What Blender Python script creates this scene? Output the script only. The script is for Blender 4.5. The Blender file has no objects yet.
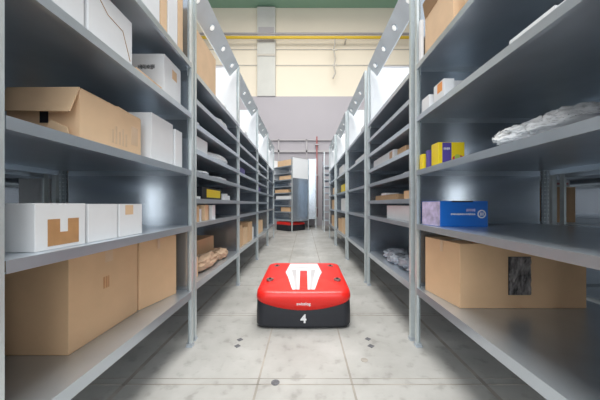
import bpy, bmesh, math, random
from mathutils import Vector, Matrix, noise
C = bpy.context.scene.collection
PI = math.pi
random.seed(4)

# ---------------------------------------------------------------- camera, world, lights, exposure
cd = bpy.data.cameras.new('camera'); cam = bpy.data.objects.new('camera', cd); C.objects.link(cam)
cam.location = (0, 0, 1.0); cam.rotation_euler = (PI/2, 0, 0)
cd.sensor_width = 36; cd.lens = 260/600*36; cd.clip_start = .02; cd.clip_end = 100
cd.shift_x = -4.5/600; cd.shift_y = 4/600
bpy.context.scene.camera = cam
vs = bpy.context.scene.view_settings
vs.view_transform = 'Standard'; vs.look = 'None'; vs.gamma = 1; vs.use_curve_mapping = False
vs.exposure = 0.2
w = bpy.data.worlds.new('world'); bpy.context.scene.world = w; w.use_nodes = True
w.node_tree.nodes['Background'].inputs[0].default_value = (.93, .96, 1, 1)
w.node_tree.nodes['Background'].inputs[1].default_value = .85
def area(name, loc, sx, sy, power, col=(1, 1, 1), rot=(0, 0, 0)):
    l = bpy.data.lights.new(name, 'AREA'); l.shape = 'RECTANGLE'; l.size = sx; l.size_y = sy
    l.energy = power; l.color = col
    o = bpy.data.objects.new(name, l); C.objects.link(o); o.location = loc; o.rotation_euler = rot
    return o
area('hall_ceiling_light', (0, 2.4, 8.6), 4, 8, 1000, (1, .985, .96))
area('hall_ceiling_light', (0, 8.6, 9.2), 8, 3, 210, (1, .97, .92), (math.radians(10), 0, 0))
area('camera_side_fill', (0, -4.5, 3.2), 6, 4, 210, (.93, .97, 1), (math.radians(80), 0, 0))  # added fill from behind the camera for frontal brightness

for wx in (-5.0, 4.8):  # added tall lights behind the camera, reflected as soft blotches on the end panels
    area('panel_reflection_light', (wx, -4.6, 3.0), .9, 5.0, 60, (.95, .98, 1), (PI/2, 0, 0))

# ---------------------------------------------------------------- materials
def mat(name, col, rough=.6, metal=0, var=0, scale=6, bump=0, stretch=(1, 1, 1), emit=0, bscale=None, spec=None):
    m = bpy.data.materials.new(name); m.use_nodes = True; nt = m.node_tree; b = nt.nodes['Principled BSDF']
    b.inputs['Roughness'].default_value = rough; b.inputs['Metallic'].default_value = metal
    b.inputs['Base Color'].default_value = (*col, 1)
    if spec is not None: b.inputs['Specular IOR Level'].default_value = spec
    if emit:
        b.inputs['Emission Color'].default_value = (*col, 1); b.inputs['Emission Strength'].default_value = emit
    if var or bump:
        tc = nt.nodes.new('ShaderNodeTexCoord'); mp = nt.nodes.new('ShaderNodeMapping'); mp.inputs['Scale'].default_value = stretch
        nt.links.new(tc.outputs['Object'], mp.inputs[0])
        n = nt.nodes.new('ShaderNodeTexNoise'); n.inputs['Scale'].default_value = scale; n.inputs['Detail'].default_value = 5
        nt.links.new(mp.outputs[0], n.inputs['Vector'])
        if var:
            r = nt.nodes.new('ShaderNodeValToRGB')
            r.color_ramp.elements[0].position = .3; r.color_ramp.elements[1].position = .7
            r.color_ramp.elements[0].color = (*[max(0, c*(1-var)) for c in col], 1)
            r.color_ramp.elements[1].color = (*[min(1, c*(1+var)) for c in col], 1)
            nt.links.new(n.outputs[0], r.inputs[0]); nt.links.new(r.outputs[0], b.inputs['Base Color'])
        if bump:
            n2 = nt.nodes.new('ShaderNodeTexNoise'); n2.inputs['Scale'].default_value = bscale or scale; n2.inputs['Detail'].default_value = 4
            nt.links.new(mp.outputs[0], n2.inputs['Vector'])
            bp = nt.nodes.new('ShaderNodeBump'); bp.inputs['Strength'].default_value = bump; bp.inputs['Distance'].default_value = .01
            nt.links.new(n2.outputs[0], bp.inputs['Height']); nt.links.new(bp.outputs[0], b.inputs['Normal'])
    return m

GALV = mat('galvanised_steel', (.58, .635, .69), .32, .7, .08, 9, 0)
PANEL = mat('galvanised_panel', (.52, .575, .635), .22, .9, .09, 3, 0, (2, 2, .4))
SHELF = mat('galvanised_shelf', (.58, .64, .70), .30, .78, .06, 5)
WHITEP = mat('white_board', (.86, .88, .90), .5, 0)
FASC = mat('fascia_steel', (.72, .77, .80), .4, .3, .05, 5)
LAMP = mat('lamp_lens', (.8, .8, .78), .3, 0, emit=.6)
CARD = mat('brown_cardboard', (.68, .445, .26), .8, 0, .06, 5, .08, bscale=60)
CARD2 = mat('tan_cardboard', (.76, .53, .33), .8, 0, .06, 7, .05, bscale=50)
CARDD = mat('cardboard_inside', (.42, .26, .14), .85, 0, .08, 6)
WHITEC = mat('white_carton', (.80, .81, .82), .6, 0, .03, 8)
TAPE = mat('brown_tape', (.50, .27, .12), .35, 0, .10, 20)
TAPEC = mat('pale_tape', (.70, .50, .33), .25, 0, .04, 20)
BLACK = mat('black_plastic', (.010, .012, .018), .5, 0, .1, 20)
RED = mat('red_shell', (.74, .018, .012), .3, 0)
WHITE = mat('white_paint', (.70, .70, .71), .35, 0)
GREYL = mat('light_grey_paint', (.46, .44, .45), .4, 0)
CHROME = mat('bolt_steel', (.32, .30, .28), .35, .8)
BLUE = mat('blue_print', (.012, .13, .50), .35, 0)
YEL = mat('yellow_print', (.88, .66, .02), .4, 0)
PURP = mat('purple_print', (.10, .07, .33), .4, 0)
LILAC = mat('lilac_picture', (.50, .44, .62), .4, 0, .35, 22)
ORANGE = mat('orange_print', (.85, .33, .08), .4, 0)
PLAST = mat('clear_film', (.95, .95, .96), .25, 0, .08, 22, .6, bscale=30)
GPLAST = mat('grey_film', (.42, .46, .52), .22, .15, .35, 16, .7, bscale=22)
KRAFT = mat('kraft_paper', (.62, .44, .30), .8, 0, .15, 12, .8, bscale=16)
YWALL = None

def perf_mat():
    m = bpy.data.materials.new('perforated_steel'); m.use_nodes = True; nt = m.node_tree; b = nt.nodes['Principled BSDF']
    b.inputs['Metallic'].default_value = .6; b.inputs['Roughness'].default_value = .4
    tc = nt.nodes.new('ShaderNodeTexCoord'); sp = nt.nodes.new('ShaderNodeSeparateXYZ'); nt.links.new(tc.outputs['Object'], sp.inputs[0])
    def M(op, a, bb=None):
        n = nt.nodes.new('ShaderNodeMath'); n.operation = op
        for i, v in enumerate((a, bb)):
            if v is None: continue
            if isinstance(v, (int, float)): n.inputs[i].default_value = v
            else: nt.links.new(v, n.inputs[i])
        return n.outputs[0]
    fz = M('SUBTRACT', M('FRACT', M('MULTIPLY', sp.outputs[2], 36.0)), .5)
    ax = M('SUBTRACT', M('ABSOLUTE', sp.outputs[0]), .0085); ay = M('SUBTRACT', M('ABSOLUTE', sp.outputs[1]), .0085)
    dz = M('MULTIPLY', fz, .0278)
    dx = M('SQRT', M('ADD', M('MULTIPLY', ax, ax), M('MULTIPLY', dz, dz)))
    dy = M('SQRT', M('ADD', M('MULTIPLY', ay, ay), M('MULTIPLY', dz, dz)))
    h = M('LESS_THAN', M('MINIMUM', dx, dy), .0034)
    mx = nt.nodes.new('ShaderNodeMix'); mx.data_type = 'RGBA'
    mx.inputs[6].default_value = (.50, .55, .58, 1); mx.inputs[7].default_value = (.85, .88, .9, 1)
    nt.links.new(h, mx.inputs[0]); nt.links.new(mx.outputs[2], b.inputs['Base Color'])
    return m
POST = perf_mat()

def floor_mat():
    m = bpy.data.materials.new('worn_concrete_floor'); m.use_nodes = True; nt = m.node_tree; b = nt.nodes['Principled BSDF']
    tc = nt.nodes.new('ShaderNodeTexCoord')
    n = nt.nodes.new('ShaderNodeTexNoise'); n.inputs['Scale'].default_value = 1.6; n.inputs['Detail'].default_value = 9; n.inputs['Roughness'].default_value = .62
    nt.links.new(tc.outputs['Object'], n.inputs['Vector'])
    r = nt.nodes.new('ShaderNodeValToRGB'); e = r.color_ramp.elements
    e[0].position = .30; e[0].color = (.29, .285, .265, 1); e[1].position = .68; e[1].color = (.455, .45, .43, 1)
    nt.links.new(n.outputs[0], r.inputs[0])
    v = nt.nodes.new('ShaderNodeTexNoise'); v.inputs['Scale'].default_value = 13; v.inputs['Detail'].default_value = 6
    nt.links.new(tc.outputs['Object'], v.inputs['Vector'])
    r2 = nt.nodes.new('ShaderNodeValToRGB'); e = r2.color_ramp.elements
    e[0].position = .30; e[0].color = (.60, .59, .57, 1); e[1].position = .44; e[1].color = (1, 1, 1, 1)
    nt.links.new(v.outputs[0], r2.inputs[0])
    mx = nt.nodes.new('ShaderNodeMix'); mx.data_type = 'RGBA'; mx.blend_type = 'MULTIPLY'; mx.inputs[0].default_value = .55
    nt.links.new(r.outputs[0], mx.inputs[6]); nt.links.new(r2.outputs[0], mx.inputs[7])
    nt.links.new(mx.outputs[2], b.inputs['Base Color'])
    b.inputs['Roughness'].default_value = .42
    return m
FLOOR = floor_mat()
SEAM = mat('floor_seam', (.31, .285, .25), .7, 0, .3, 5)
WALLY = mat('cream_wall', (.86, .78, .64), .8, 0, .02, .6)
WALLL = mat('pale_lilac_wall', (.45, .425, .455), .7, 0, .03, .5)
GREEN = mat('green_beam_paint', (.26, .44, .33), .6, 0)
COLUMN = mat('grey_column_paint', (.62, .62, .58), .7, 0, .04, 2)
PIPEY = mat('yellow_pipe_paint', (.85, .58, .05), .5, 0)
PIPEG = mat('grey_conduit', (.50, .47, .42), .5, .2)
PIPER = mat('red_pipe_paint', (.42, .13, .13), .5, 0)
CEIL = mat('hall_ceiling', (.80, .80, .76), .8, 0)

# ---------------------------------------------------------------- helpers
def bx(bm, x0, x1, y0, y1, z0, z1):
    vs_ = [bm.verts.new((x, y, z)) for z in (z0, z1) for y in (y0, y1) for x in (x0, x1)]
    for f in ((0, 2, 3, 1), (4, 5, 7, 6), (0, 1, 5, 4), (2, 6, 7, 3), (0, 4, 6, 2), (1, 3, 7, 5)):
        bm.faces.new([vs_[i] for i in f])
def obj(name, bm, m, parent=None, loc=None, rotz=0, bevel=0, smooth=False):
    if not isinstance(bm, bmesh.types.BMesh): me = bm
    else:
        bmesh.ops.recalc_face_normals(bm, faces=bm.faces)
        me = bpy.data.meshes.new(name); bm.to_mesh(me); bm.free()
    if m: me.materials.append(m)
    if smooth:
        for p in me.polygons: p.use_smooth = True
    o = bpy.data.objects.new(name, me); C.objects.link(o)
    if loc is not None: o.location = loc
    o.rotation_euler = (0, 0, rotz)
    if parent: o.parent = parent
    if bevel:
        b = o.modifiers.new('bevel', 'BEVEL'); b.width = bevel; b.segments = 2
    return o
def box(name, m, x0, x1, y0, y1, z0, z1, parent=None, bevel=0, loc=None, rotz=0):
    bm = bmesh.new(); bx(bm, x0, x1, y0, y1, z0, z1); return obj(name, bm, m, parent, loc, rotz, bevel)
def tag(o, label, cat, group=None):
    o['label'] = label; o['category'] = cat
    if group: o['group'] = group
    return o
def empty(name, loc, rotz=0):
    o = bpy.data.objects.new(name, None); C.objects.link(o); o.location = loc; o.rotation_euler = (0, 0, rotz)
    o.empty_display_size = .1; return o
def struct(o): o['kind'] = 'structure'; return o
def cyl(bm, p0, p1, r, n=12):
    p0, p1 = Vector(p0), Vector(p1); d = (p1-p0); q = d.to_track_quat('Z', 'Y').to_matrix()
    a = []; b = []
    for i in range(n):
        t = 2*PI*i/n; v = q @ Vector((r*math.cos(t), r*math.sin(t), 0))
        a.append(bm.verts.new(p0+v)); b.append(bm.verts.new(p1+v))
    for i in range(n): bm.faces.new((a[i], a[(i+1) % n], b[(i+1) % n], b[i]))
    bm.faces.new(a[::-1]); bm.faces.new(b)
def text(name, s, size, m, parent, loc, rot, bold=0):
    cu = bpy.data.curves.new(name, 'FONT'); cu.body = s; cu.size = size; cu.extrude = .0006; cu.offset = bold
    cu.align_x = 'CENTER'; cu.align_y = 'CENTER'
    t = bpy.data.objects.new('tmp', cu); C.objects.link(t)
    bpy.context.view_layer.update()
    me = bpy.data.meshes.new_from_object(t.evaluated_get(bpy.context.evaluated_depsgraph_get()))
    bpy.data.objects.remove(t)
    me.name = name; me.materials.clear()
    o = obj(name, me, m, parent, loc); o.rotation_euler = rot; return o

def print_line(parent, m, x0, x1, y, z, h, seed=0):
    """a line of print too small to read: one strip of uneven strokes along x"""
    rnd = random.Random(seed); bm = bmesh.new(); x = x0
    bx(bm, x0, x1, y-.0003, y, z-.0007, z+.0007)
    while x < x1-.003:
        w_ = rnd.uniform(.0018, .0045); bx(bm, x, x+w_, y-.0005, y, z-h/2*rnd.uniform(.6, 1), z+h/2*rnd.uniform(.6, 1)); x += w_+rnd.uniform(.0015, .0035)
    return obj('print_mark', bm, m, parent)

# ---------------------------------------------------------------- structure
fl = struct(box('floor', FLOOR, -9, 9, -6, 12.3, -.1, 0))
bm = bmesh.new()
for x in (-.26, .265): bx(bm, x-.006, x+.006, -1, 12.2, 0, .0015)
for x in (-1.0, 1.0): bx(bm, x-.012, x+.012, -1, 12.2, 0, .0015)  # outer seam strips also draw the shadow boundary along the racks
for k, y in enumerate((1.44, 2.33, 3.2, 4.1, 5.0, 5.9, 6.8, 7.7, 8.6)):
    bx(bm, -1.7, 1.7, y-.003, y+.003, 0, .0015)
    if k in (0, 1): bx(bm, -1.7, 1.7, y+.047, y+.050, 0, .0015)
s = obj('floor_seams_shade_edges', bm, SEAM); s.name = 'trim_1'; struct(s)
struct(box('wall_back', WALLY, -9, 9, 12.3, 12.5, 0, 11.5))
struct(box('trim_2', WALLL, -9, 9, 12.15, 12.299, 0, 6.03))
bm = bmesh.new()
for z in (7.55, 8.3): bx(bm, -9, 9, 12.27, 12.299, z-.02, z+.02)
struct(obj('trim_3', bm, PIPEG))
SIDEW = mat('grey_side_wall', (.22, .23, .25), .8)
struct(box('wall_left', SIDEW, -9.2, -9, -6, 12.5, 0, 11.5))
struct(box('wall_right', SIDEW, 9, 9.2, -6, 12.5, 0, 11.5))
struct(box('ceiling', CEIL, -9.2, 9.2, -6, 12.5, 11.5, 11.7))
# column, beam, pipes on the back wall
cg = empty('wall_column', (-1.78, 12.1, 6.03))
tag(cg, 'pale grey square column rising on the cream back wall', 'column')
box('shaft', COLUMN, -.42, .42, 0, .19, 0, 4.15, cg)
box('bracket_plate', PIPEG, -.44, .44, -.03, 0, 1.85, 1.95, cg)
box('access_panel', GREYL, -.36, .36, -.015, 0, 2.5, 3.2, cg)
tag(box('roof_beam', GREEN, -9, 9, 11.75, 12.29, 10.27, 10.9), 'green steel beam across the top of the cream back wall', 'beam')
g = empty('roof_flange', (0, 0, 0))
bpy.data.objects.remove(g)
yp = empty('yellow_pipe', (0, 11.9, 8.62))
tag(yp, 'long horizontal yellow pipe crossing the cream back wall in front of the column', 'pipe')
bm = bmesh.new(); cyl(bm, (-9, 0, 0), (9, 0, 0), .06); obj('pipe_run', bm, PIPEY, yp, smooth=True)
for x in (-6, -3.9, 1.9, 4.2, 7):
    bm = bmesh.new(); bx(bm, x-.03, x+.03, -.02, .39, -.10, -.055)
    obj('hanger', bm, PIPEG, yp)
gp = empty('grey_conduit', (0, 12.1, 8.92))
bm = bmesh.new(); cyl(bm, (-9, 0, 0), (9, 0, 0), .05); obj('pipe_run', bm, GREYL, gp, smooth=True)
tag(gp, 'thin pale grey pipe running just above the yellow pipe', 'pipe')
cb = empty('hanging_cable', (1.38, 11.9, 6.75))
bm = bmesh.new(); pts = [(0, 0, 1.795), (.02, 0, 1.6), (-.04, 0, 1.3), (.03, 0, .9), (-.03, 0, .55), (.03, 0, .25), (-.08, 0, 0)]
for a, b_ in zip(pts, pts[1:]): cyl(bm, a, b_, .035, 8)
obj('cable', bm, PIPEG, cb)
for z in (1.28, .57):
    bm = bmesh.new(); bx(bm, -.12, .12, -.02, .02, z, z+.06); obj('clip', bm, PIPEG, cb)
tag(cb, 'dark crooked cable hanging down the cream wall below the yellow pipe', 'cable')
rp = empty('red_pipe', (.57, 11.95, .4))
bm = bmesh.new(); cyl(bm, (0, 0, 0), (0, 0, 3.7), .028); cyl(bm, (0, 0, 2.6), (-1.5, 0, 2.6), .022); obj('pipe_run', bm, PIPER, rp, smooth=True)
for z in (.4, 1.9, 3.3):
    bm = bmesh.new(); bx(bm, -.07, .07, -.05, .20, z, z+.05); obj('clamp', bm, GREYL, rp)
tag(rp, 'thin red vertical pipe on the lilac back wall behind the turned rack', 'pipe')
rl = empty('wall_rail', (0, 12.06, 3.4))
bm = bmesh.new(); bx(bm, -3, 3, 0, .08, 0, .1); bx(bm, -3, 3, 0, .08, .55, .6)
for x in (-1.2, .1, 1.3): bx(bm, x-.03, x+.03, 0, .08, -3.2, .6)
obj('rail', bm, GREYL, rl)
tag(rl, 'pale metal rail frame standing against the lilac back wall', 'rail')

# ---------------------------------------------------------------- racks
FULL = [.415, .86, 1.04, 1.24, 1.41, 1.60, 1.78, 1.975]
FEW = [.415, .86, 1.24, 1.61, 1.975]
_mesh = {}
POSTF = mat('plain_post_steel', (.66, .72, .73), .35, .55, .05, 30)
def post_mesh(h):
    k = ('post', h)
    if k not in _mesh:
        bm = bmesh.new(); a = .0155; t = .0025
        bx(bm, -a, a, -a, -a+t, 0, h); bx(bm, -a, -a+t, -a+t, a, 0, h); bx(bm, a-t, a, -a+t, -a+.016, 0, h); bx(bm, -a+t, -a+.016, a-t, a, 0, h)
        me = bpy.data.meshes.new('post'); bmesh.ops.recalc_face_normals(bm, faces=bm.faces); bm.to_mesh(me); bm.free()
        me.materials.append(POST); _mesh[k] = me
        mf = me.copy(); mf.materials.clear(); mf.materials.append(POSTF); _mesh[('front', h)] = mf
        bm = bmesh.new(); bx(bm, -.022, .024, -.022, .024, 0, .005); bx(bm, -.019, .019, -.019, .019, .005, .025)
        me = bpy.data.meshes.new('foot'); bm.to_mesh(me); bm.free(); me.materials.append(GALV); _mesh['foot'] = me
    return _mesh[k]
def rack(label, xf, side, y0, y1, levels, fascia=True, depth=.93, H=2.69, rot=None, upper=True, group=None, panel_ends=(True, True)):
    """front plane at x = side*xf, back further out; or free standing when rot is given as (loc, rotz)"""
    L = y1-y0
    if rot: r = empty('shelf_rack', rot[0], rot[1]); side = 1
    else: r = empty('shelf_rack', (side*(xf+depth/2), (y0+y1)/2, 0))
    tag(r, label, 'rack', group)
    hx, hy = depth/2, L/2
    fx = -side*hx      # local x of the aisle face
    for sx in (-1, 1):
        for sy in (-1, 1):
            pm = post_mesh(H); p = bpy.data.objects.new('post', _mesh[('front', H)] if sx == -side or rot else pm); C.objects.link(p); p.parent = r
            p.location = (sx*(hx-.017), sy*(hy-.017), 0)
            p.rotation_euler = (0, 0, {(-1, -1): 0, (1, -1): PI/2, (1, 1): PI, (-1, 1): -PI/2}[(sx, sy)])
            f = bpy.data.objects.new('foot', _mesh['foot']); C.objects.link(f); f.parent = p
    for z in levels:
        bm = bmesh.new(); t = .0015; lip = .05 if z < .5 else .036
        X, Y = hx-.001, hy-.036
        bx(bm, -X+.044, X-.044, -hy+.005, hy-.005, z-t, z)
        bx(bm, -X, -X+.044, -Y, Y, z-t, z); bx(bm, X-.044, X, -Y, Y, z-t, z)
        for sx in (-1, 1):
            bx(bm, sx*X, sx*(X-t*1.3), -Y, Y, z-lip, z-t)
            bx(bm, sx*(X-t*1.3), sx*(X-.018), -Y, Y, z-lip, z-lip+t)
        for sy in (-1, 1): bx(bm, -X+.044, X-.044, sy*(hy-.005), sy*(hy-.007), z-lip, z-t)
        obj('shelf', bm, SHELF, r)
    ztop = 1.94 if upper else H-.02
    for sy, on in zip((-1, 1), panel_ends):
        if not on: continue
        bm = bmesh.new(); yy = sy*(hy-.003)
        bx(bm, -hx+.043, hx-.043, yy-.0012, yy+.0012, .37, ztop)
        obj('end_panel', bm, PANEL, r)
        if upper:
            bm = bmesh.new(); bx(bm, -hx+.043, hx-.043, yy-.0015, yy+.0015, ztop+.004, H)
            u = obj('upper_end_panel', bm, WHITEP, r); u['label'] = 'white upper end panel'
            bm = bmesh.new(); bx(bm, -hx+.043, hx-.043, yy-.008, yy+.008, H, H+.015)
            obj('panel_cap', bm, GREYL, u)
    if fascia:
        # sloped lamp strip: its face leans over and looks down into the aisle
        P = [(.0, H+.0), (.112, 2.565), (.128, 2.575), (.03, H+.0)]
        bm = bmesh.new(); ends = [[bm.verts.new((fx+side*d, y, z)) for d, z in P] for y in (-hy+.036, hy-.036)]
        for i in range(4): bm.faces.new((ends[0][i], ends[0][(i+1) % 4], ends[1][(i+1) % 4], ends[1][i]))
        bm.faces.new(ends[0][::-1]); bm.faces.new(ends[1])
        fo = obj('light_rail', bm, FASC, r)
        nrm = Vector((-side*.125, 0, -.112)).normalized()
        for k in range(4):
            c = Vector((fx+side*.056, -hy+.17+k*(L-.34)/3, (H+2.565)/2))
            bm = bmesh.new(); cyl(bm, c-nrm*.004, c+nrm*.006, .034, 18); obj('lamp_ring', bm, GALV, fo)
            bm = bmesh.new(); cyl(bm, c+nrm*.006, c+nrm*.010, .024, 16); obj('lamp', bm, LAMP, fo)
    return r
XL, XR = .788, .783
Y = {'A': (.652, 1.85), 'B': (1.90, 3.22), 'C': (3.29, 4.68), 'D': (4.75, 6.25), 'E': (6.33, 7.75)}
G = None
rack('galvanised shelf rack nearest on the left, holding the opened brown carton', XL, -1, *Y['A'], [.39, .85, 1.235, 1.635, 1.985], fascia=False, upper=False)
rack('galvanised shelf rack nearest on the right, holding the blue carton', XR, 1, *Y['A'], [.417, .86, 1.235, 1.61, 1.975], fascia=False, upper=False)
rack('eight-shelf rack second on the left, with crumpled brown paper on its bottom shelf', 0.8, -1, *Y['B'], FULL)
rack('eight-shelf rack second on the right, with bagged grey goods on its bottom shelf', 0.776, 1, *Y['B'], FULL)
rack('third shelf rack down the left of the aisle, mostly empty close shelves', 0.828, -1, *Y['C'], FULL)
rack('third shelf rack down the right of the aisle, widely spaced nearly empty shelves', 0.762, 1, *Y['C'], FEW)
rack('fourth shelf rack down the left of the aisle, with a carton on its bottom shelf', 0.862, -1, *Y['D'], FULL)
rack('fourth shelf rack down the right of the aisle, with a yellow carton', 0.748, 1, *Y['D'], FEW)
rack('fifth and last shelf rack down the right of the aisle', 0.73, 1, *Y['E'], FEW)
rack('last shelf rack down the left of the aisle, beside the far turned rack', .90, -1, *Y['E'], FEW)
# neighbouring rows seen through the open backs
rack('shelf rack in the row behind the nearest left rack', XL+1.03, -1, *Y['A'], [.39, .86, 1.22, 1.61, 1.975], fascia=False, upper=False, panel_ends=(True, False))
rack('shelf rack in the row behind the nearest right rack', XR+1.03, 1, *Y['A'], [.41, .86, 1.22, 1.61, 1.975], fascia=False, upper=False, panel_ends=(True, False))
rack('shelf rack in the row behind the second left rack', XL+1.03, -1, *Y['B'], FEW, fascia=False, upper=False, panel_ends=(False, True))
rack('shelf rack in the row behind the second right rack', XR+1.03, 1, *Y['B'], FEW, fascia=False, upper=False, panel_ends=(False, True))
for sd, wd, xx in ((-1, 'left', XL), (1, 'right', XR)):
    rack('shelf rack two rows out on the %s, level with the nearest one' % wd, xx+2.06, sd, *Y['A'], FEW, fascia=False, upper=False, panel_ends=(True, False))
    rack('shelf rack two rows out on the %s, level with the second one' % wd, xx+2.06, sd, *Y['B'], FEW, fascia=False, upper=False, panel_ends=(False, True))
# the far racks
TR = math.radians(45); kx, ky = -.45, 9.3
Lr, Dr = 1.1, .87
# local x runs along the depth (panel side), local y along the length
cx = kx+Dr/2*math.cos(TR)-Lr/2*math.sin(TR); cy = ky+Dr/2*math.sin(TR)+Lr/2*math.cos(TR)
FAR = [.43, .72, .95, 1.18, 1.42, 1.66, 1.9, 2.14, 2.4]
rack('turned shelf rack at the aisle end, lifted over the far red vehicle', 0, 1, 0, Lr, FAR, fascia=False, depth=Dr, H=2.69, rot=((cx, cy, 0), TR), upper=True, panel_ends=(True, True))
rack('grey shelf rack showing its end panel behind the turned rack', 0, 1, 0, .9, FAR, fascia=False, depth=.87, H=2.9, rot=((.06, 11.3, 0), 0), upper=False)
rack('shelf rack standing crosswise beyond the last right rack', 0, 1, 0, 1.3, FAR, fascia=False, depth=.87, H=2.9, rot=((1.35, 9.9, 0), PI/2), upper=False)

# ---------------------------------------------------------------- cartons
def carton(name, label, quad, z, h, m, cat='box', group=None, tape=None, tm=None):
    """quad: footprint corners (near-aisle, ...) counter-clockwise as (x, y)"""
    cx = sum(p[0] for p in quad)/4; cy = sum(p[1] for p in quad)/4
    bm = bmesh.new()
    lo = [bm.verts.new((p[0]-cx, p[1]-cy, 0)) for p in quad]; hi = [bm.verts.new((p[0]-cx, p[1]-cy, h)) for p in quad]
    bm.faces.new(lo[::-1])
    for i in range(4): bm.faces.new((lo[i], lo[(i+1) % 4], hi[(i+1) % 4], hi[i]))
    # top made of two flaps meeting at a groove
    m0 = [(hi[0].co+hi[3].co)/2, (hi[1].co+hi[2].co)/2]
    d = (hi[3].co-hi[0].co).normalized()*.002
    v = [bm.verts.new(m0[0]-d), bm.verts.new(m0[1]-d), bm.verts.new(m0[1]+d), bm.verts.new(m0[0]+d)]
    g = [bm.verts.new(m0[0]+Vector((0, 0, -.004))), bm.verts.new(m0[1]+Vector((0, 0, -.004)))]
    bm.faces.new((hi[0], hi[1], v[1], v[0])); bm.faces.new((v[3], v[2], hi[2], hi[3]))
    bm.faces.new((v[0], v[1], g[1], g[0])); bm.faces.new((g[0], g[1], v[2], v[3]))
    o = obj(name, bm, m, None, (cx, cy, z+.0005), bevel=.002)
    tag(o, label, cat, group)
    if tape:
        # a strip over the top seam and down both ends
        bm = bmesh.new(); q = [p.copy() for p in m0]; t = tape
        ax = (q[1]-q[0]).normalized(); n = Vector((-ax.y, ax.x, 0))*t/2
        a, b_ = q[0]-ax*.0012, q[1]+ax*.0012
        a.z = b_.z = h+.0012
        for (p, s) in ((a, -1), (b_, 1)):
            vv = [bm.verts.new(p+n), bm.verts.new(p-n), bm.verts.new(p-n-Vector((0, 0, .07))), bm.verts.new(p+n-Vector((0, 0, .07)))]
            bm.faces.new(vv)
        bm.faces.new([bm.verts.new(a+n), bm.verts.new(a-n), bm.verts.new(b_-n), bm.verts.new(b_+n)])
        bmesh.ops.remove_doubles(bm, verts=bm.verts, dist=.0002)
        obj('tape', bm, tm or TAPEC, o)
    return o
def rect(x0, x1, y0, y1): return [(x0, y0), (x1, y0), (x1, y1), (x0, y1)]
def patch(name, m, parent, x0, x1, y0, y1, z0, z1, world=True):
    p = parent.location
    return box(name, m, x0-p.x, x1-p.x, y0-p.y, y1-p.y, z0-p.z, z1-p.z, parent)

# left rack, bottom shelf
a = carton('cardboard_box', 'large plain brown cardboard box, front one on the bottom left shelf', rect(-1.58, -.948, 1.045, 1.475), .39, .40, CARD, tape=.05)
patch('print_mark', TAPE, a, -.948, -.9472, 1.225, 1.235, .60, .655); patch('print_mark', TAPE, a, -.948, -.9472, 1.24, 1.25, .60, .655)
patch('print_mark', TAPE, a, -.948, -.9472, 1.255, 1.262, .60, .655)
carton('cardboard_box', 'brown cardboard box behind the large one on the bottom left shelf', [(-1.5, 1.5), (-.945, 1.49), (-.875, 1.775), (-1.5, 1.775)], .39, .40, CARD, tape=.05)
# left rack, second shelf: white cartons in a row
GW = 'white cartons in a row on the second left shelf'
a = carton('white_box', 'white carton with a big brown tape patch, nearest of the row', rect(-1.22, -.83, .80, .985), .85, .152, WHITEC)
bm = bmesh.new()
p = a.location
for (y0, y1, z0, z1) in ((.84, .955, .862, .905), (.84, .882, .905, .95), (.912, .955, .905, .95)):
    bx(bm, -.8298-p.x, -.8288-p.x, y0-p.y, y1-p.y, z0-p.z, z1-p.z)
o_ = obj('tape_patch', bm, TAPE, a); o_['label'] = 'brown tape patch with a notch'
patch('hand_hole', BLACK, a, -1.02, -1.012, .7992, .80, .962, .974)
carton('white_box', 'plain white carton in the middle of the second left shelf row', rect(-1.2, -.832, 1.0, 1.155), .85, .15, WHITEC)
a = carton('white_box', 'white carton with a small brown label, last of the second left shelf row', rect(-1.2, -.834, 1.17, 1.335), .85, .15, WHITEC)
patch('paper_label', CARD2, a, -.834, -.8333, 1.21, 1.265, .95, .995)

# open carton on the third left shelf
oc = empty('open_cardboard_box', (-1.0, 1.18, 1.2355)); tag(oc, 'opened brown cardboard box with its top flap hanging towards the front', 'box')
def wall_box(parent, hx, hy, h, m, t=.004):
    bm = bmesh.new()
    bx(bm, -hx, hx, -hy, hy, 0, t); bx(bm, -hx, hx, hy-t, hy, t, h)
    bx(bm, -hx, -hx+t, -hy, hy-t, t, h); bx(bm, hx-t, hx, -hy, hy-t, t, h)
    bx(bm, -hx+t, hx-t, -hy, -hy+t, t, h)
    return obj('body', bm, m, parent)
wall_box(oc, .14, .185, .205, CARD2)
def flap(parent, pts, m, name='flap', t=.004):
    bm = bmesh.new(); P = [Vector(p) for p in pts]; n = (P[1]-P[0]).cross(P[2]-P[0]).normalized()*t
    a = [bm.verts.new(p) for p in P]; b_ = [bm.verts.new(p+n) for p in P]
    bm.faces.new(a); bm.faces.new(b_[::-1]); k = len(P)
    for i in range(k): bm.faces.new((a[i], b_[i], b_[(i+1) % k], a[(i+1) % k]))
    return obj(name, bm, m, parent)
flap(oc, [(-.145, -.180, .214), (.14, -.187, .212), (.142, -.232, .105), (-.135, -.236, .106)], CARD2)
flap(oc, [(-.14, .185, .206), (.14, .185, .206), (.14, .02, .215), (-.14, .03, .222)], CARD2)
flap(oc, [(.14, -.18, .206), (.14, .18, .206), (.05, .17, .214), (.06, -.17, .214)], CARD2)
f = flap(oc, [(.0, -.20, .0), (.125, -.2, .0), (.12, -.215, .05), (.07, -.225, .075)], CARD2)
box('hand_hole', BLACK, -.012, .02, -.187, -.1855, .075, .15, oc)
bm = bmesh.new()
for k in range(5): bx(bm, .1400, .1408, -.02+k*.022, -.008+k*.022, .04, .12 if k % 2 else .10)
bx(bm, .1400, .1408, .11, .16, .06, .15)
obj('print_mark', bm, TAPEC, oc)
carton('white_box', 'white carton standing right behind the opened brown box', rect(-1.15, -.842, 1.43, 1.665), 1.235, .27, WHITEC)
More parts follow.
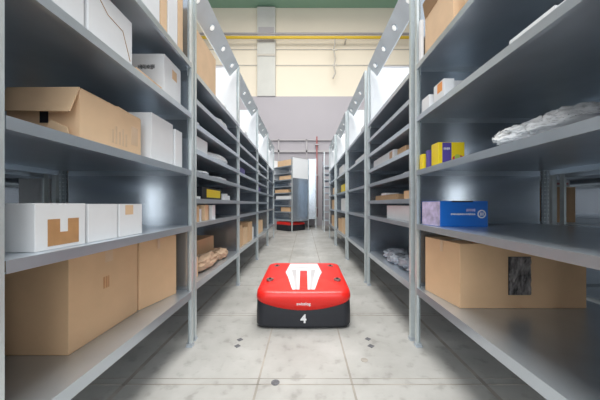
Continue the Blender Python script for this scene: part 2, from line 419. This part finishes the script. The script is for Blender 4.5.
carton('white_box', 'narrow white carton at the far end of the third left shelf', rect(-1.12, -.835, 1.68, 1.775), 1.235, .25, WHITEC)

# fourth left shelf
a = carton('white_box', 'white carton with a folded lid, front one on the fourth left shelf', rect(-1.15, -.835, .80, .985), 1.635, .27, WHITEC)
a = carton('white_box', 'long white carton second on the fourth left shelf', rect(-1.15, -.832, 1.0, 1.255), 1.635, .235, WHITEC)
bm = bmesh.new(); p = a.location
P = [(-.8315, 1.02, 1.86), (-.8315, 1.10, 1.80), (-.8315, 1.19, 1.79), (-.8315, 1.24, 1.68)]
for u, v in zip(P, P[1:]): cyl(bm, Vector(u)-p, Vector(v)-p, .0018, 6)
obj('lid_edge', bm, CARDD, a)
a = carton('cardboard_tray', 'low tan cardboard tray between white cartons on the fourth left shelf', rect(-1.05, -.835, 1.29, 1.52), 1.635, .045, CARD2)
carton('cardboard_box', 'small tan carton behind the long white carton on the fourth left shelf', rect(-1.1, -.95, 1.36, 1.42), 1.681, .14, CARD2)
a = carton('white_box', 'white carton with black print, last on the fourth left shelf', rect(-1.15, -.845, 1.565, 1.775), 1.635, .27, WHITEC)
print_line(a, BLACK, -.005, .10, -.1055, .19, .03, 3)
patch('paper_label', CARD2, a, -.845, -.8443, 1.66, 1.72, 1.80, 1.86)
# top left shelf
carton('white_box', 'white carton high on the top left shelf', rect(-1.2, -.83, 1.24, 1.49), 1.985, .42, WHITEC)
carton('cardboard_box', 'narrow tan carton between pale cartons on the top left shelf', rect(-1.2, -.832, 1.505, 1.575), 1.985, .44, CARD2)
carton('white_box', 'tall pale carton at the far end of the top left shelf', rect(-1.2, -.83, 1.585, 1.70), 1.985, .46, WHITEC)
carton('cardboard_box', 'tall tan carton beside the post on the top left shelf', rect(-1.2, -.83, 1.71, 1.775), 1.985, .46, CARD2)

# right rack, bottom: long carton with a torn window
q = [(.868, 1.452), (1.575, 1.452), (1.60, 1.77), (.822, 1.77)]
a = carton('cardboard_box', 'long brown cardboard box with a dark film-covered window on the bottom right shelf', q, .417, .36, CARD, tape=.05)
patch('window_hole', BLACK, a, 1.137, 1.262, 1.4505, 1.4518, .492, .706)
p = a.location
bm = bmesh.new(); random.seed(2); nx, nz = 12, 20
grid = [[bm.verts.new((1.139+.121*i/nx-p.x, 1.4490-p.y-.006*random.random(), .494+.21*k/nz-p.z)) for i in range(nx+1)] for k in range(nz+1)]
for k in range(nz):
    for i in range(nx): bm.faces.new((grid[k][i], grid[k][i+1], grid[k+1][i+1], grid[k+1][i]))
FILMD = mat('dark_film', (.16, .145, .14), .2, 0, .95, 24, .6, (2, 1, .6))
obj('window_film', bm, FILMD, a)
patch('stain', TAPE, a, .8675, .8685, 1.4515, 1.4516, .50, .56)
# blue carton
q = [(.830, 1.59), (1.122, 1.59), (1.115, 1.77), (.802, 1.77)]
a = carton('blue_box', 'bright blue printed carton with a white round seal on the second right shelf', q, .86, .158, BLUE)
p = a.location
d = Vector((.830-.802, 1.59-1.77, 0)); n = Vector((d.y, -d.x, 0)).normalized()*.0012
bm = bmesh.new(); P0 = Vector((.802, 1.768, 0)); P1 = Vector((.8295, 1.591, 0))
if n.x > 0: n = -n
vs2 = [P0+n, P1+n]
bm.faces.new([bm.verts.new((v.x-p.x, v.y-p.y, z)) for v, z in ((vs2[0], .003), (vs2[1], .003), (vs2[1], .155), (vs2[0], .155))])
o_ = obj('picture_side', bm, LILAC, a); o_['label'] = 'lilac photo print of pale figures'
bm = bmesh.new(); cyl(bm, (1.083-p.x, 1.5885-p.y, .078), (1.083-p.x, 1.5898-p.y, .078), .026, 24); obj('round_seal', bm, WHITE, a)
bm = bmesh.new(); cyl(bm, (1.083-p.x, 1.5878-p.y, .078), (1.083-p.x, 1.5886-p.y, .078), .018, 24); obj('seal_center', bm, BLUE, a)
bm = bmesh.new()
for k in range(3): bx(bm, 1.072-p.x+.008*k, 1.077-p.x+.008*k, 1.587-p.y, 1.5879-p.y, .068, .088)
obj('seal_mark', bm, WHITE, a)
print_line(a, WHITE, .895-p.x, 1.045-p.x, 1.5896-p.y, .077, .012, 1)
print_line(a, LILAC, .99-p.x, 1.045-p.x, 1.5896-p.y, .102, .018, 2)
patch('handle_notch', BLACK, a, .90, 1.03, 1.5893, 1.60, 1.011, 1.0195)
# third right shelf
a = carton('toy_box', 'yellow and purple printed box on the third right shelf', rect(.822, .985, 1.60, 1.685), 1.235, .145, YEL)
patch('purple_band', PURP, a, .848, .904, 1.5990, 1.5998, 1.238, 1.378)
p = a.location
bm = bmesh.new(); cyl(bm, (.945-p.x, 1.598-p.y, .045), (.945-p.x, 1.5995-p.y, .045), .028, 20)
for v in bm.verts: v.co.x = (v.co.x-(.945-p.x))*1.25+(.945-p.x); v.co.z = (v.co.z-.045)*.75+.045
obj('logo_shape', bm, mat('red_print', (.6, .04, .10), .4), a)
bm = bmesh.new(); cyl(bm, (.940-p.x, 1.5972-p.y, .052), (.940-p.x, 1.598-p.y, .052), .018, 16); obj('logo_shape', bm, mat('green_print', (.45, .62, .12), .4), a)
bm = bmesh.new(); bx(bm, .918-p.x, .972-p.x, 1.5965-p.y, 1.5970-p.y, .034, .042); obj('logo_band', bm, ORANGE, a)
print_line(a, WHITE, .856-p.x, .896-p.x, 1.5988-p.y, .105, .018, 4)
carton('small_purple_box', 'slim grey-purple box squeezed behind the yellow printed box', rect(.805, .95, 1.695, 1.725), 1.235, .115, PURP)
carton('small_yellow_box', 'small yellow box at the far end of the third right shelf', rect(.792, .85, 1.74, 1.79), 1.235, .10, YEL)
# crumpled film bag
def lump(name, label, cat, loc, sx, sy, h, m, seed=0, amp=.25, freq=3.0, wedge=0, group=None, sub=5, crumple=0):
    bm = bmesh.new(); bmesh.ops.create_icosphere(bm, subdivisions=sub, radius=1)
    off = Vector((seed*3.1, seed*1.7, seed))
    for v in bm.verts:
        d = v.co.normalized(); k = 1+amp*noise.fractal(d*freq+off, .9, 2.0, 4)+amp*.3*abs(noise.noise(d*freq*3+off))
        c = d*k
        c.x = math.copysign(abs(c.x)**.85, c.x); c.y = math.copysign(abs(c.y)**.85, c.y)
        z = (c.z+1)/2*h
        z *= 1+wedge*c.x
        if crumple:
            z += crumple*h*(abs(noise.noise(d*7+off))+.6*abs(noise.noise(d*15+off))-.35); c *= 1+crumple*.25*noise.noise(d*11+off)
        v.co = Vector((c.x*sx, c.y*sy, max(0, z)))
    zmin = min(v.co.z for v in bm.verts)
    for v in bm.verts: v.co.z = max(0, v.co.z-zmin)
    o = obj(name, bm, m, None, loc, smooth=True)
    return tag(o, label, cat, group)
lump('plastic_bag', 'crumpled clear white plastic bag lying on the third right shelf', 'bag', (1.24, 1.11, 1.236), .38, .15, .19, PLAST, 2, .16, 2.0, .38, sub=6, crumple=.09)
# fourth right shelf
for k, (x0, x1, y0, y1, z) in enumerate(((.80, 1.02, .78, .98, 0), (.81, 1.03, .84, 1.03, .012))):
    a = carton('padded_envelope', ['flat white padded envelope lying at the edge of the fourth right shelf', 'white padded envelope on top of the flat one on the fourth right shelf'][k], rect(x0, x1, y0, y1), 1.61+z+k*.005, .016, WHITEC, 'envelope')
a = carton('white_box', 'small white carton at the back of the fourth right shelf', rect(.885, 1.06, 1.62, 1.75), 1.61, .16, WHITEC)
a = carton('small_printed_box', 'small white and orange printed box beside the white carton on the fourth right shelf', rect(.805, .865, 1.50, 1.62), 1.61, .115, WHITEC)
patch('orange_print', ORANGE, a, .8042, .805, 1.52, 1.575, 1.665, 1.72)
carton('small_white_box', 'tiny white box at the far end of the fourth right shelf', rect(.795, .85, 1.66, 1.76), 1.61, .09, WHITEC)
# top right shelf: open carton
ot = empty('open_cardboard_box', (1.05, 1.59, 1.9755)); tag(ot, 'open brown cardboard box with raised flaps on the top right shelf', 'box')
wall_box(ot, .235, .165, .27, CARD2)
flap(ot, [(-.237, -.165, .27), (-.237, .165, .27), (-.26, .15, .36), (-.26, -.16, .36)], CARDD)
flap(ot, [(-.23, -.167, .27), (.23, -.167, .27), (.23, -.25, .36), (-.23, -.25, .36)], CARD2)
carton('cardboard_box', 'plain tan carton before the open box on the top right shelf', rect(.82, 1.2, 1.22, 1.33), 1.975, .15, CARD2)
carton('white_box', 'narrow white carton by the post on the top right shelf', rect(.79, .812, 1.77, 1.80), 1.975, .28, WHITEC)

# neighbour row contents seen through the open backs
carton('white_box', 'white printed carton seen through the back of the nearest left rack', rect(-2.2, -1.96, 2.0, 2.4), .86, .335, WHITEC)
carton('cardboard_box', 'pale carton above the printed carton, seen through the nearest left rack', rect(-2.2, -1.96, 2.0, 2.4), 1.24, .33, CARD2)
carton('cardboard_box', 'dark brown carton seen through the back of the nearest right rack', rect(1.93, 2.085, 2.0, 2.4), .86, .27, CARD)
a = carton('white_box', 'white carton with a pink band, on the dark brown carton behind the right rack', rect(1.94, 2.06, 2.02, 2.3), 1.131, .055, WHITEC)
patch('pink_band', mat('pink_print', (.60, .25, .25), .5), a, 1.95, 2.05, 2.0192, 2.0198, 1.15, 1.165)

# second left rack
xl = -.83
carton('cardboard_box', 'brown carton standing on the bottom shelf of the second left rack', rect(-1.35, -1.03, 2.3, 2.95), .415, .23, CARD)
carton('cardboard_box', 'small brown carton at the near end of the second left rack bottom', rect(-1.05, -.86, 1.96, 2.10), .415, .16, CARD2)
lump('crumpled_paper', 'crumpled brown packing paper on the bottom shelf of the second left rack', 'paper', (-.915, 2.38, .416), .075, .22, .13, KRAFT, 5, .35, 2.5, sub=4)
lump('crumpled_paper', 'pale ball of packing paper beyond the brown paper', 'paper', (-.91, 2.78, .416), .07, .12, .11, KRAFT, 8, .35, 2.5, sub=4)
for k, (m, wd, hh, lb) in enumerate(((CARD, .05, .12, 'thin brown box upright nearest the post'), (WHITEC, .035, .10, 'thin white box upright after the brown one'), (CARD2, .07, .133, 'tallest tan box upright in the middle'),
                                     (TAPE, .03, .125, 'dark brown slim box upright beside the tall tan one'), (WHITEC, .08, .13, 'white box upright, last of the short row'))):
    y0 = 2.0+k*.085
    carton('upright_box', lb+' on the second left rack', rect(-1.05, -.83-.01*(k % 2), y0, y0+wd), .86, hh, m, group='upright boxes on the second shelf of the second left rack')
a = carton('black_box', 'black box with a yellow label on the third shelf of the second left rack', rect(-1.1, -.85, 2.16, 2.66), 1.04, .105, BLACK)
patch('yellow_label', YEL, a, -.85, -.8493, 2.26, 2.62, 1.058, 1.13)
carton('white_box', 'low white box before the black one on the second left rack', rect(-1.1, -.84, 1.96, 2.10), 1.04, .02, WHITEC)
for k in range(3):
    carton('small_white_box', ['small white box just beyond the black box', 'middle one of three small white boxes by the black box', 'farthest of three small white boxes by the black box'][k], rect(-.95, -.84, 2.70+.09*k, 2.75+.09*k), 1.04, .05+.02*(k % 2), WHITEC, group='small white boxes on the second left rack')
for k in range(2):
    lump('mailing_pouch', ['flat white pouch near the post on the fourth shelf of the second left rack', 'flat pink-white pouch farther along the fourth shelf of the second left rack'][k], 'pouch', (-.98, 2.2+.5*k, 1.241), .14, .24, .04, PLAST, 11+k, .2, 2.0, sub=4)
carton('white_box', 'white carton on the fifth shelf of the second left rack', rect(-1.1, -.84, 1.98, 2.25), 1.41, .12, WHITEC)
lump('wrapped_parcel', 'pink-white film wrapped parcel on the fifth shelf of the second left rack', 'parcel', (-.97, 2.7, 1.411), .13, .30, .10, PLAST, 15, .15, 2.0, sub=4)
lump('wrapped_parcel', 'white film bag at the near end of the sixth shelf of the second left rack', 'parcel', (-.95, 2.05, 1.601), .1, .1, .08, PLAST, 16, .2, 2.0, sub=4)
lump('wrapped_parcel', 'round white bag on the seventh shelf of the second left rack', 'parcel', (-.94, 2.75, 1.781), .1, .2, .11, PLAST, 17, .2, 2.0, sub=4)
carton('cardboard_box', 'large tan carton on the top shelf of the second left rack', rect(-1.35, -.86, 2.0, 2.52), 1.975, .42, CARD2)
lump('wrapped_parcel', 'small white bag low on the top shelf near the white end panel, left', 'parcel', (-.93, 2.75, 1.976), .09, .12, .10, PLAST, 19, .2, 2.0, sub=4)

# second right rack
GB = 'bagged grey goods on the bottom shelf of the second right rack'
for k, (x, y, sx, sy, h, lb) in enumerate(((.95, 2.08, .11, .10, .075, 'grey film bag nearest the post, flat and glossy'), (.99, 2.33, .13, .10, .12, 'taller crumpled grey bag in the middle'),
                                           (.93, 2.56, .10, .09, .085, 'glossy silver-grey bag near the shelf edge'), (1.0, 2.80, .13, .10, .10, 'grey bag farthest along the shelf'), (1.35, 2.5, .11, .25, .13, 'dark grey bag pushed to the back'))):
    lump('film_bag', lb+' on the second right rack bottom', 'bag', (x, y, .416), sx, sy, h, GPLAST, 20+k, .4, 2.6, group=GB, sub=4)
carton('white_box', 'white carton with faint print on the second shelf of the second right rack', rect(.83, 1.15, 2.03, 2.62), .86, .125, WHITEC)
carton('cardboard_tray', 'low brown tray with white edge on the third shelf of the second right rack', rect(.82, 1.1, 2.30, 3.0), 1.04, .05, CARDD)
a = carton('white_box', 'small white box in front of the low brown tray, right rack', rect(.815, .95, 2.62, 2.76), 1.091, .02, WHITEC)
carton('cardboard_box', 'small brown box near the post on the third shelf of the second right rack', rect(.81, 1.0, 1.97, 2.12), 1.04, .065, CARD)
lump('mailing_pouch', 'small white pouch on the fourth shelf of the second right rack', 'pouch', (.90, 2.15, 1.241), .07, .14, .03, PLAST, 31, .2, 2, sub=4)
a = carton('white_box', 'long white carton with a brown end on the fifth shelf of the second right rack', rect(.83, 1.2, 2.42, 3.12), 1.41, .10, WHITEC)
patch('brown_label', TAPE, a, .8292, .83, 2.46, 2.54, 1.42, 1.50)
carton('cardboard_box', 'small brown carton right before the long white one on the second right rack', rect(.85, 1.05, 2.18, 2.38), 1.41, .085, CARD)
# third left rack onward
for k, (y0, y1, h, lb) in enumerate(((3.40, 3.62, .30, 'tall brown carton nearest'), (3.66, 3.95, .24, 'middle brown carton'), (4.0, 4.3, .30, 'far brown carton'))):
    carton('cardboard_box', lb+' on the bottom shelf of the third left rack', rect(-1.2, -.865, y0, y1), .415, h, (CARD, CARD2, CARD)[k], group='cartons at the bottom of the third left rack')
carton('white_box', 'slim white carton ending the bottom shelf of the third left rack', rect(-1.1, -.865, 4.34, 4.42), .415, .2, WHITEC)
carton('dark_box', 'dark low box on the fifth shelf of the third left rack', rect(-1.1, -.87, 3.5, 3.8), 1.41, .09, PURP)
lump('wrapped_parcel', 'white bag on the top shelf of the third left rack', 'parcel', (-1.0, 3.9, 1.976), .12, .25, .16, PLAST, 40, .2, 2, sub=4)
carton('dark_box', 'dark box on the fourth shelf of the fourth left rack', rect(-1.1, -.90, 4.9, 5.3), 1.24, .1, PURP)
carton('cardboard_box', 'brown carton on the bottom shelf of the fourth left rack', rect(-1.2, -.90, 4.95, 5.6), .415, .25, CARD2)
lump('wrapped_parcel', 'white bag on the sixth shelf of the fourth left rack', 'parcel', (-1.02, 5.2, 1.601), .12, .2, .09, PLAST, 42, .2, 2, sub=4)
# third and fourth right racks
carton('white_box', 'long white carton on the fourth shelf of the third right rack', rect(.84, 1.1, 3.6, 4.3), 1.61, .10, WHITEC)
carton('white_box', 'white carton on the top shelf of the third right rack', rect(.84, 1.1, 3.5, 3.9), 1.975, .14, WHITEC)
carton('white_box', 'white carton on the second shelf of the fourth right rack', rect(.775, 1.1, 5.00, 5.50), .86, .25, WHITEC)
carton('yellow_box', 'orange-yellow box on the third shelf of the fourth right rack', rect(.775, 1.1, 5.05, 5.50), 1.24, .15, YEL)
carton('cardboard_box', 'brown carton near on the bottom shelf of the fourth right rack', rect(.775, 1.1, 5.05, 5.45), .415, .30, CARD2)
carton('cardboard_box', 'brown carton far on the bottom shelf of the fourth right rack', rect(.775, 1.1, 5.52, 5.95), .415, .26, CARD)
carton('white_box', 'white carton on the fourth shelf of the fourth right rack', rect(.775, 1.1, 5.20, 5.80), 1.61, .18, WHITEC)
carton('cardboard_box', 'brown carton on the second shelf of the fifth right rack', rect(.765, 1.1, 6.50, 7.20), .86, .25, CARD)
carton('cardboard_box', 'tan carton on the third shelf of the fifth right rack', rect(.765, 1.1, 6.50, 7.00), 1.24, .18, CARD2)
carton('cardboard_box', 'brown carton on the bottom shelf of the fifth right rack', rect(.765, 1.1, 6.50, 7.30), .415, .28, CARD)
# far turned rack contents
M2 = Matrix.Translation((cx, cy, 0)) @ Matrix.Rotation(TR, 4, 'Z')
def far_box(lx0, lx1, ly0, ly1, z, h, m, lb):
    q = [tuple((M2 @ Vector((x, y, 0)))[:2]) for x, y in rect(lx0, lx1, ly0, ly1)]
    carton('cardboard_box', lb, q, z, h, m)
far_box(-.40, -.05, -.45, .3, 2.4, .22, CARD2, 'pale carton on the top shelf of the far turned rack')
far_box(-.40, -.05, -.40, .1, .72, .16, CARD, 'brown carton low in the far turned rack')
far_box(-.40, -.05, -.45, .4, 1.18, .12, WHITEC, 'white carton halfway up the far turned rack')
far_box(-.40, -.05, -.30, .45, 1.42, .12, CARD, 'dark brown carton above the white one in the far turned rack')
far_box(-.40, -.05, -.45, .2, 1.9, .14, CARD2, 'tan carton on an upper shelf of the far turned rack')

# ---------------------------------------------------------------- robots
def outline(hw, y0, y1, r, bow, n=8):
    """rounded plan outline, front (y0) bowed forward by bow"""
    pts = []
    for (sx, sy, a0) in ((1, -1, -PI/2), (1, 1, 0), (-1, 1, PI/2), (-1, -1, PI)):
        cxx = sx*(hw-r); cyy = (y0+r) if sy < 0 else (y1-r)
        for i in range(n+1):
            a = a0+PI/2*i/n; pts.append((cxx+r*math.cos(a), cyy+r*math.sin(a)))
    # split the front edge
    fr = [(-(hw-r)+2*(hw-r)*k/12, y0) for k in range(1, 12)]
    pts += fr
    out = []
    for x, y in pts:
        if y < y0+r+.001: y -= bow*(1-min(1, abs(x)/hw)**2)
        out.append((x, y))
    return out
def loft(rings, top=None):
    bm = bmesh.new(); R = [[bm.verts.new(p) for p in r] for r in rings]; n = len(R[0])
    for a, b_ in zip(R, R[1:]):
        for i in range(n): bm.faces.new((a[i], a[(i+1) % n], b_[(i+1) % n], b_[i]))
    bm.faces.new(R[0][::-1])
    if not top: bm.faces.new(R[-1]); return bm
    # close the top with rows of faces that follow its slope
    inner = R[-1]
    for s_ in range(1, 7):
        k = 1-s_/6.5
        nr = [bm.verts.new((v.co.x*k, v.co.y*k, top(v.co.y*k))) for v in R[-1]]
        for i in range(n): bm.faces.new((inner[i], inner[(i+1) % n], nr[(i+1) % n], nr[i]))
        inner = nr
    bm.faces.new(inner)
    return bm
def robot(loc, rz, label, rich=True):
    r = empty('transport_robot', loc, rz); tag(r, label, 'robot', None)
    hw = .386; y0, y1 = -.43, .42
    zs = [(.010, .010), (.03, 0), (.12, 0), (.23, .004), (.25, .01)]
    rings = [[(x, y, z) for x, y in outline(hw-i, y0+i, y1-i, .07, .018)] for z, i in zs]
    obj('base', loft(rings), BLACK, r, smooth=False)
    def low(x, y):
        return .155+.075*min(1, abs(x)/hw)**2 if y < y0+.1 else .225
    def ztop(y):
        t = min(1, max(0, (-.10-y)/.33)); return .338-.042*t*t*(3-2*t)
    spec = [(None, -.004), (.272, -.003), (.318, .003), (.332, .014), (.3375, .032), (.338, .05)]
    rings = []
    for z, i in spec:
        o = outline(hw-i, y0+i*.9, y1-i*.6, .085-i*.6, .014 if i < .03 else .004)
        rings.append([(x, y, low(x, y) if z is None else z+(ztop(y)-.338)*min(1, max(0, (z-.2)/.138))) for x, y in o])
    sh = obj('shell', loft(rings, ztop), RED, r)
    for p in sh.data.polygons: p.use_smooth = len(p.vertices) == 4
    if rich:
        def strip(name, prof, m, lift, label=None):
            """prof: rows (y, x_left, x_right), draped on the shell's top"""
            bm = bmesh.new(); rows = []
            for (ya, la, ra), (yb, lb, rb) in zip(prof, prof[1:]):
                for k in range(8):
                    t = k/8; rows.append((ya+(yb-ya)*t, la+(lb-la)*t, ra+(rb-ra)*t))
            rows.append(prof[-1])
            T = [[bm.verts.new((x, y, ztop(y)+lift)) for x in (l, (l+r_)/2, r_)] for y, l, r_ in rows]
            for p, q in zip(T, T[1:]):
                for i in (0, 1): bm.faces.new((p[i], p[i+1], q[i+1], q[i]))
            o = obj(name, bm, m, sh)
            if label: o['label'] = label
        strip('white_panel', [(-.385, -.092, .092), (0, -.175, .175), (.365, -.15, .15)], WHITE, .0012, 'white hexagonal panel')
        strip('red_stripe', [(-.385, -.034, .034), (.06, -.034, .034)], RED, .0022)
        strip('grey_stripe', [(-.385, -.068, -.050), (.1, -.12, -.075)], GREYL, .0020)
        strip('grey_stripe', [(-.385, .050, .068), (.1, .075, .12)], GREYL, .0020)
        strip('grey_stripe', [(.16, -.10, .10), (.19, -.10, .10)], GREYL, .0020)
    for sx in (-1, 1):
        for y in (-.19, .27):
            x = sx*(.30 if y < 0 else .285)
            bm = bmesh.new(); z = ztop(y)-.003
            cyl(bm, (x, y, z-.01), (x, y, z+.006), .032, 18); obj('bolt_plate', bm, CHROME, sh)
            bm = bmesh.new(); cyl(bm, (x, y, z+.006), (x, y, z+.014), .012, 6); obj('bolt_head', bm, BLACK, sh)
    t = text('number_mark', '4', .092, WHITE, r, (0, -.4505, .085), (PI/2, 0, 0), .003)
    t = text('brand_mark', 'swisslog', .034, WHITE, sh, (0, -.4470, .205), (PI/2, 0, 0), .0006)
    for s in (-1, 1):
        bm = bmesh.new(); cyl(bm, (s*.24, -.06, .06), (s*.30, -.06, .06), .06, 20); obj('wheel', bm, BLACK, r)
    return r
robot((-.008, 2.515, 0), 0, 'red and black low transport robot with number 4 in the aisle')
far = robot((cx, cy, 0), TR+PI/2, 'far red and black transport robot under the turned rack', rich=False)
for o in list(far.children):
    if o.name.startswith('number_mark'): bpy.data.objects.remove(o)

# ---------------------------------------------------------------- floor stickers and bolts
def sticker(x, y, s, m, name, label, cat, group, diamond=True, dark=None):
    bm = bmesh.new()
    pts = [(s, 0), (0, s), (-s, 0), (0, -s)] if diamond else [(s*math.cos(2*PI*i/20), s*math.sin(2*PI*i/20)) for i in range(20)]
    a = [bm.verts.new((px, py, 0)) for px, py in pts]; b_ = [bm.verts.new((px, py, .002)) for px, py in pts]
    bm.faces.new(a[::-1]); bm.faces.new(b_)
    for i in range(len(pts)): bm.faces.new((a[i], a[(i+1) % len(pts)], b_[(i+1) % len(pts)], b_[i]))
    tag(obj(name, bm, m, None, (x, y, .0002)), label, cat, group)
GS = 'dark diamond markers on the floor'
DARKM = mat('dark_marker', (.10, .10, .11), .6, 0, .4, 60)
sticker(-.475, 1.915, .024, DARKM, 'floor_marker', 'small dark diamond marker left of the robot, farther of two', 'marker', GS)
sticker(-.472, 1.83, .024, DARKM, 'floor_marker', 'small dark diamond marker left of the robot, nearer of two', 'marker', GS)
sticker(.47, 1.925, .024, DARKM, 'floor_marker', 'small dark diamond marker right of the robot, farther of two', 'marker', GS)
sticker(.468, 1.83, .026, DARKM, 'floor_marker', 'small dark diamond marker right of the robot, nearer of two', 'marker', GS)
sticker(-.163, 1.455, .024, DARKM, 'floor_anchor', 'dark round anchor in the floor at the bottom of the picture, left of centre', 'anchor', None, False)
sticker(.383, 1.665, .022, SEAM, 'floor_anchor', 'pale brown round anchor in the floor right of centre', 'anchor', None, False)
sticker(.20, 3.12, .022, DARKM, 'floor_marker', 'tiny dark marker just behind the robot to the right', 'marker', None)
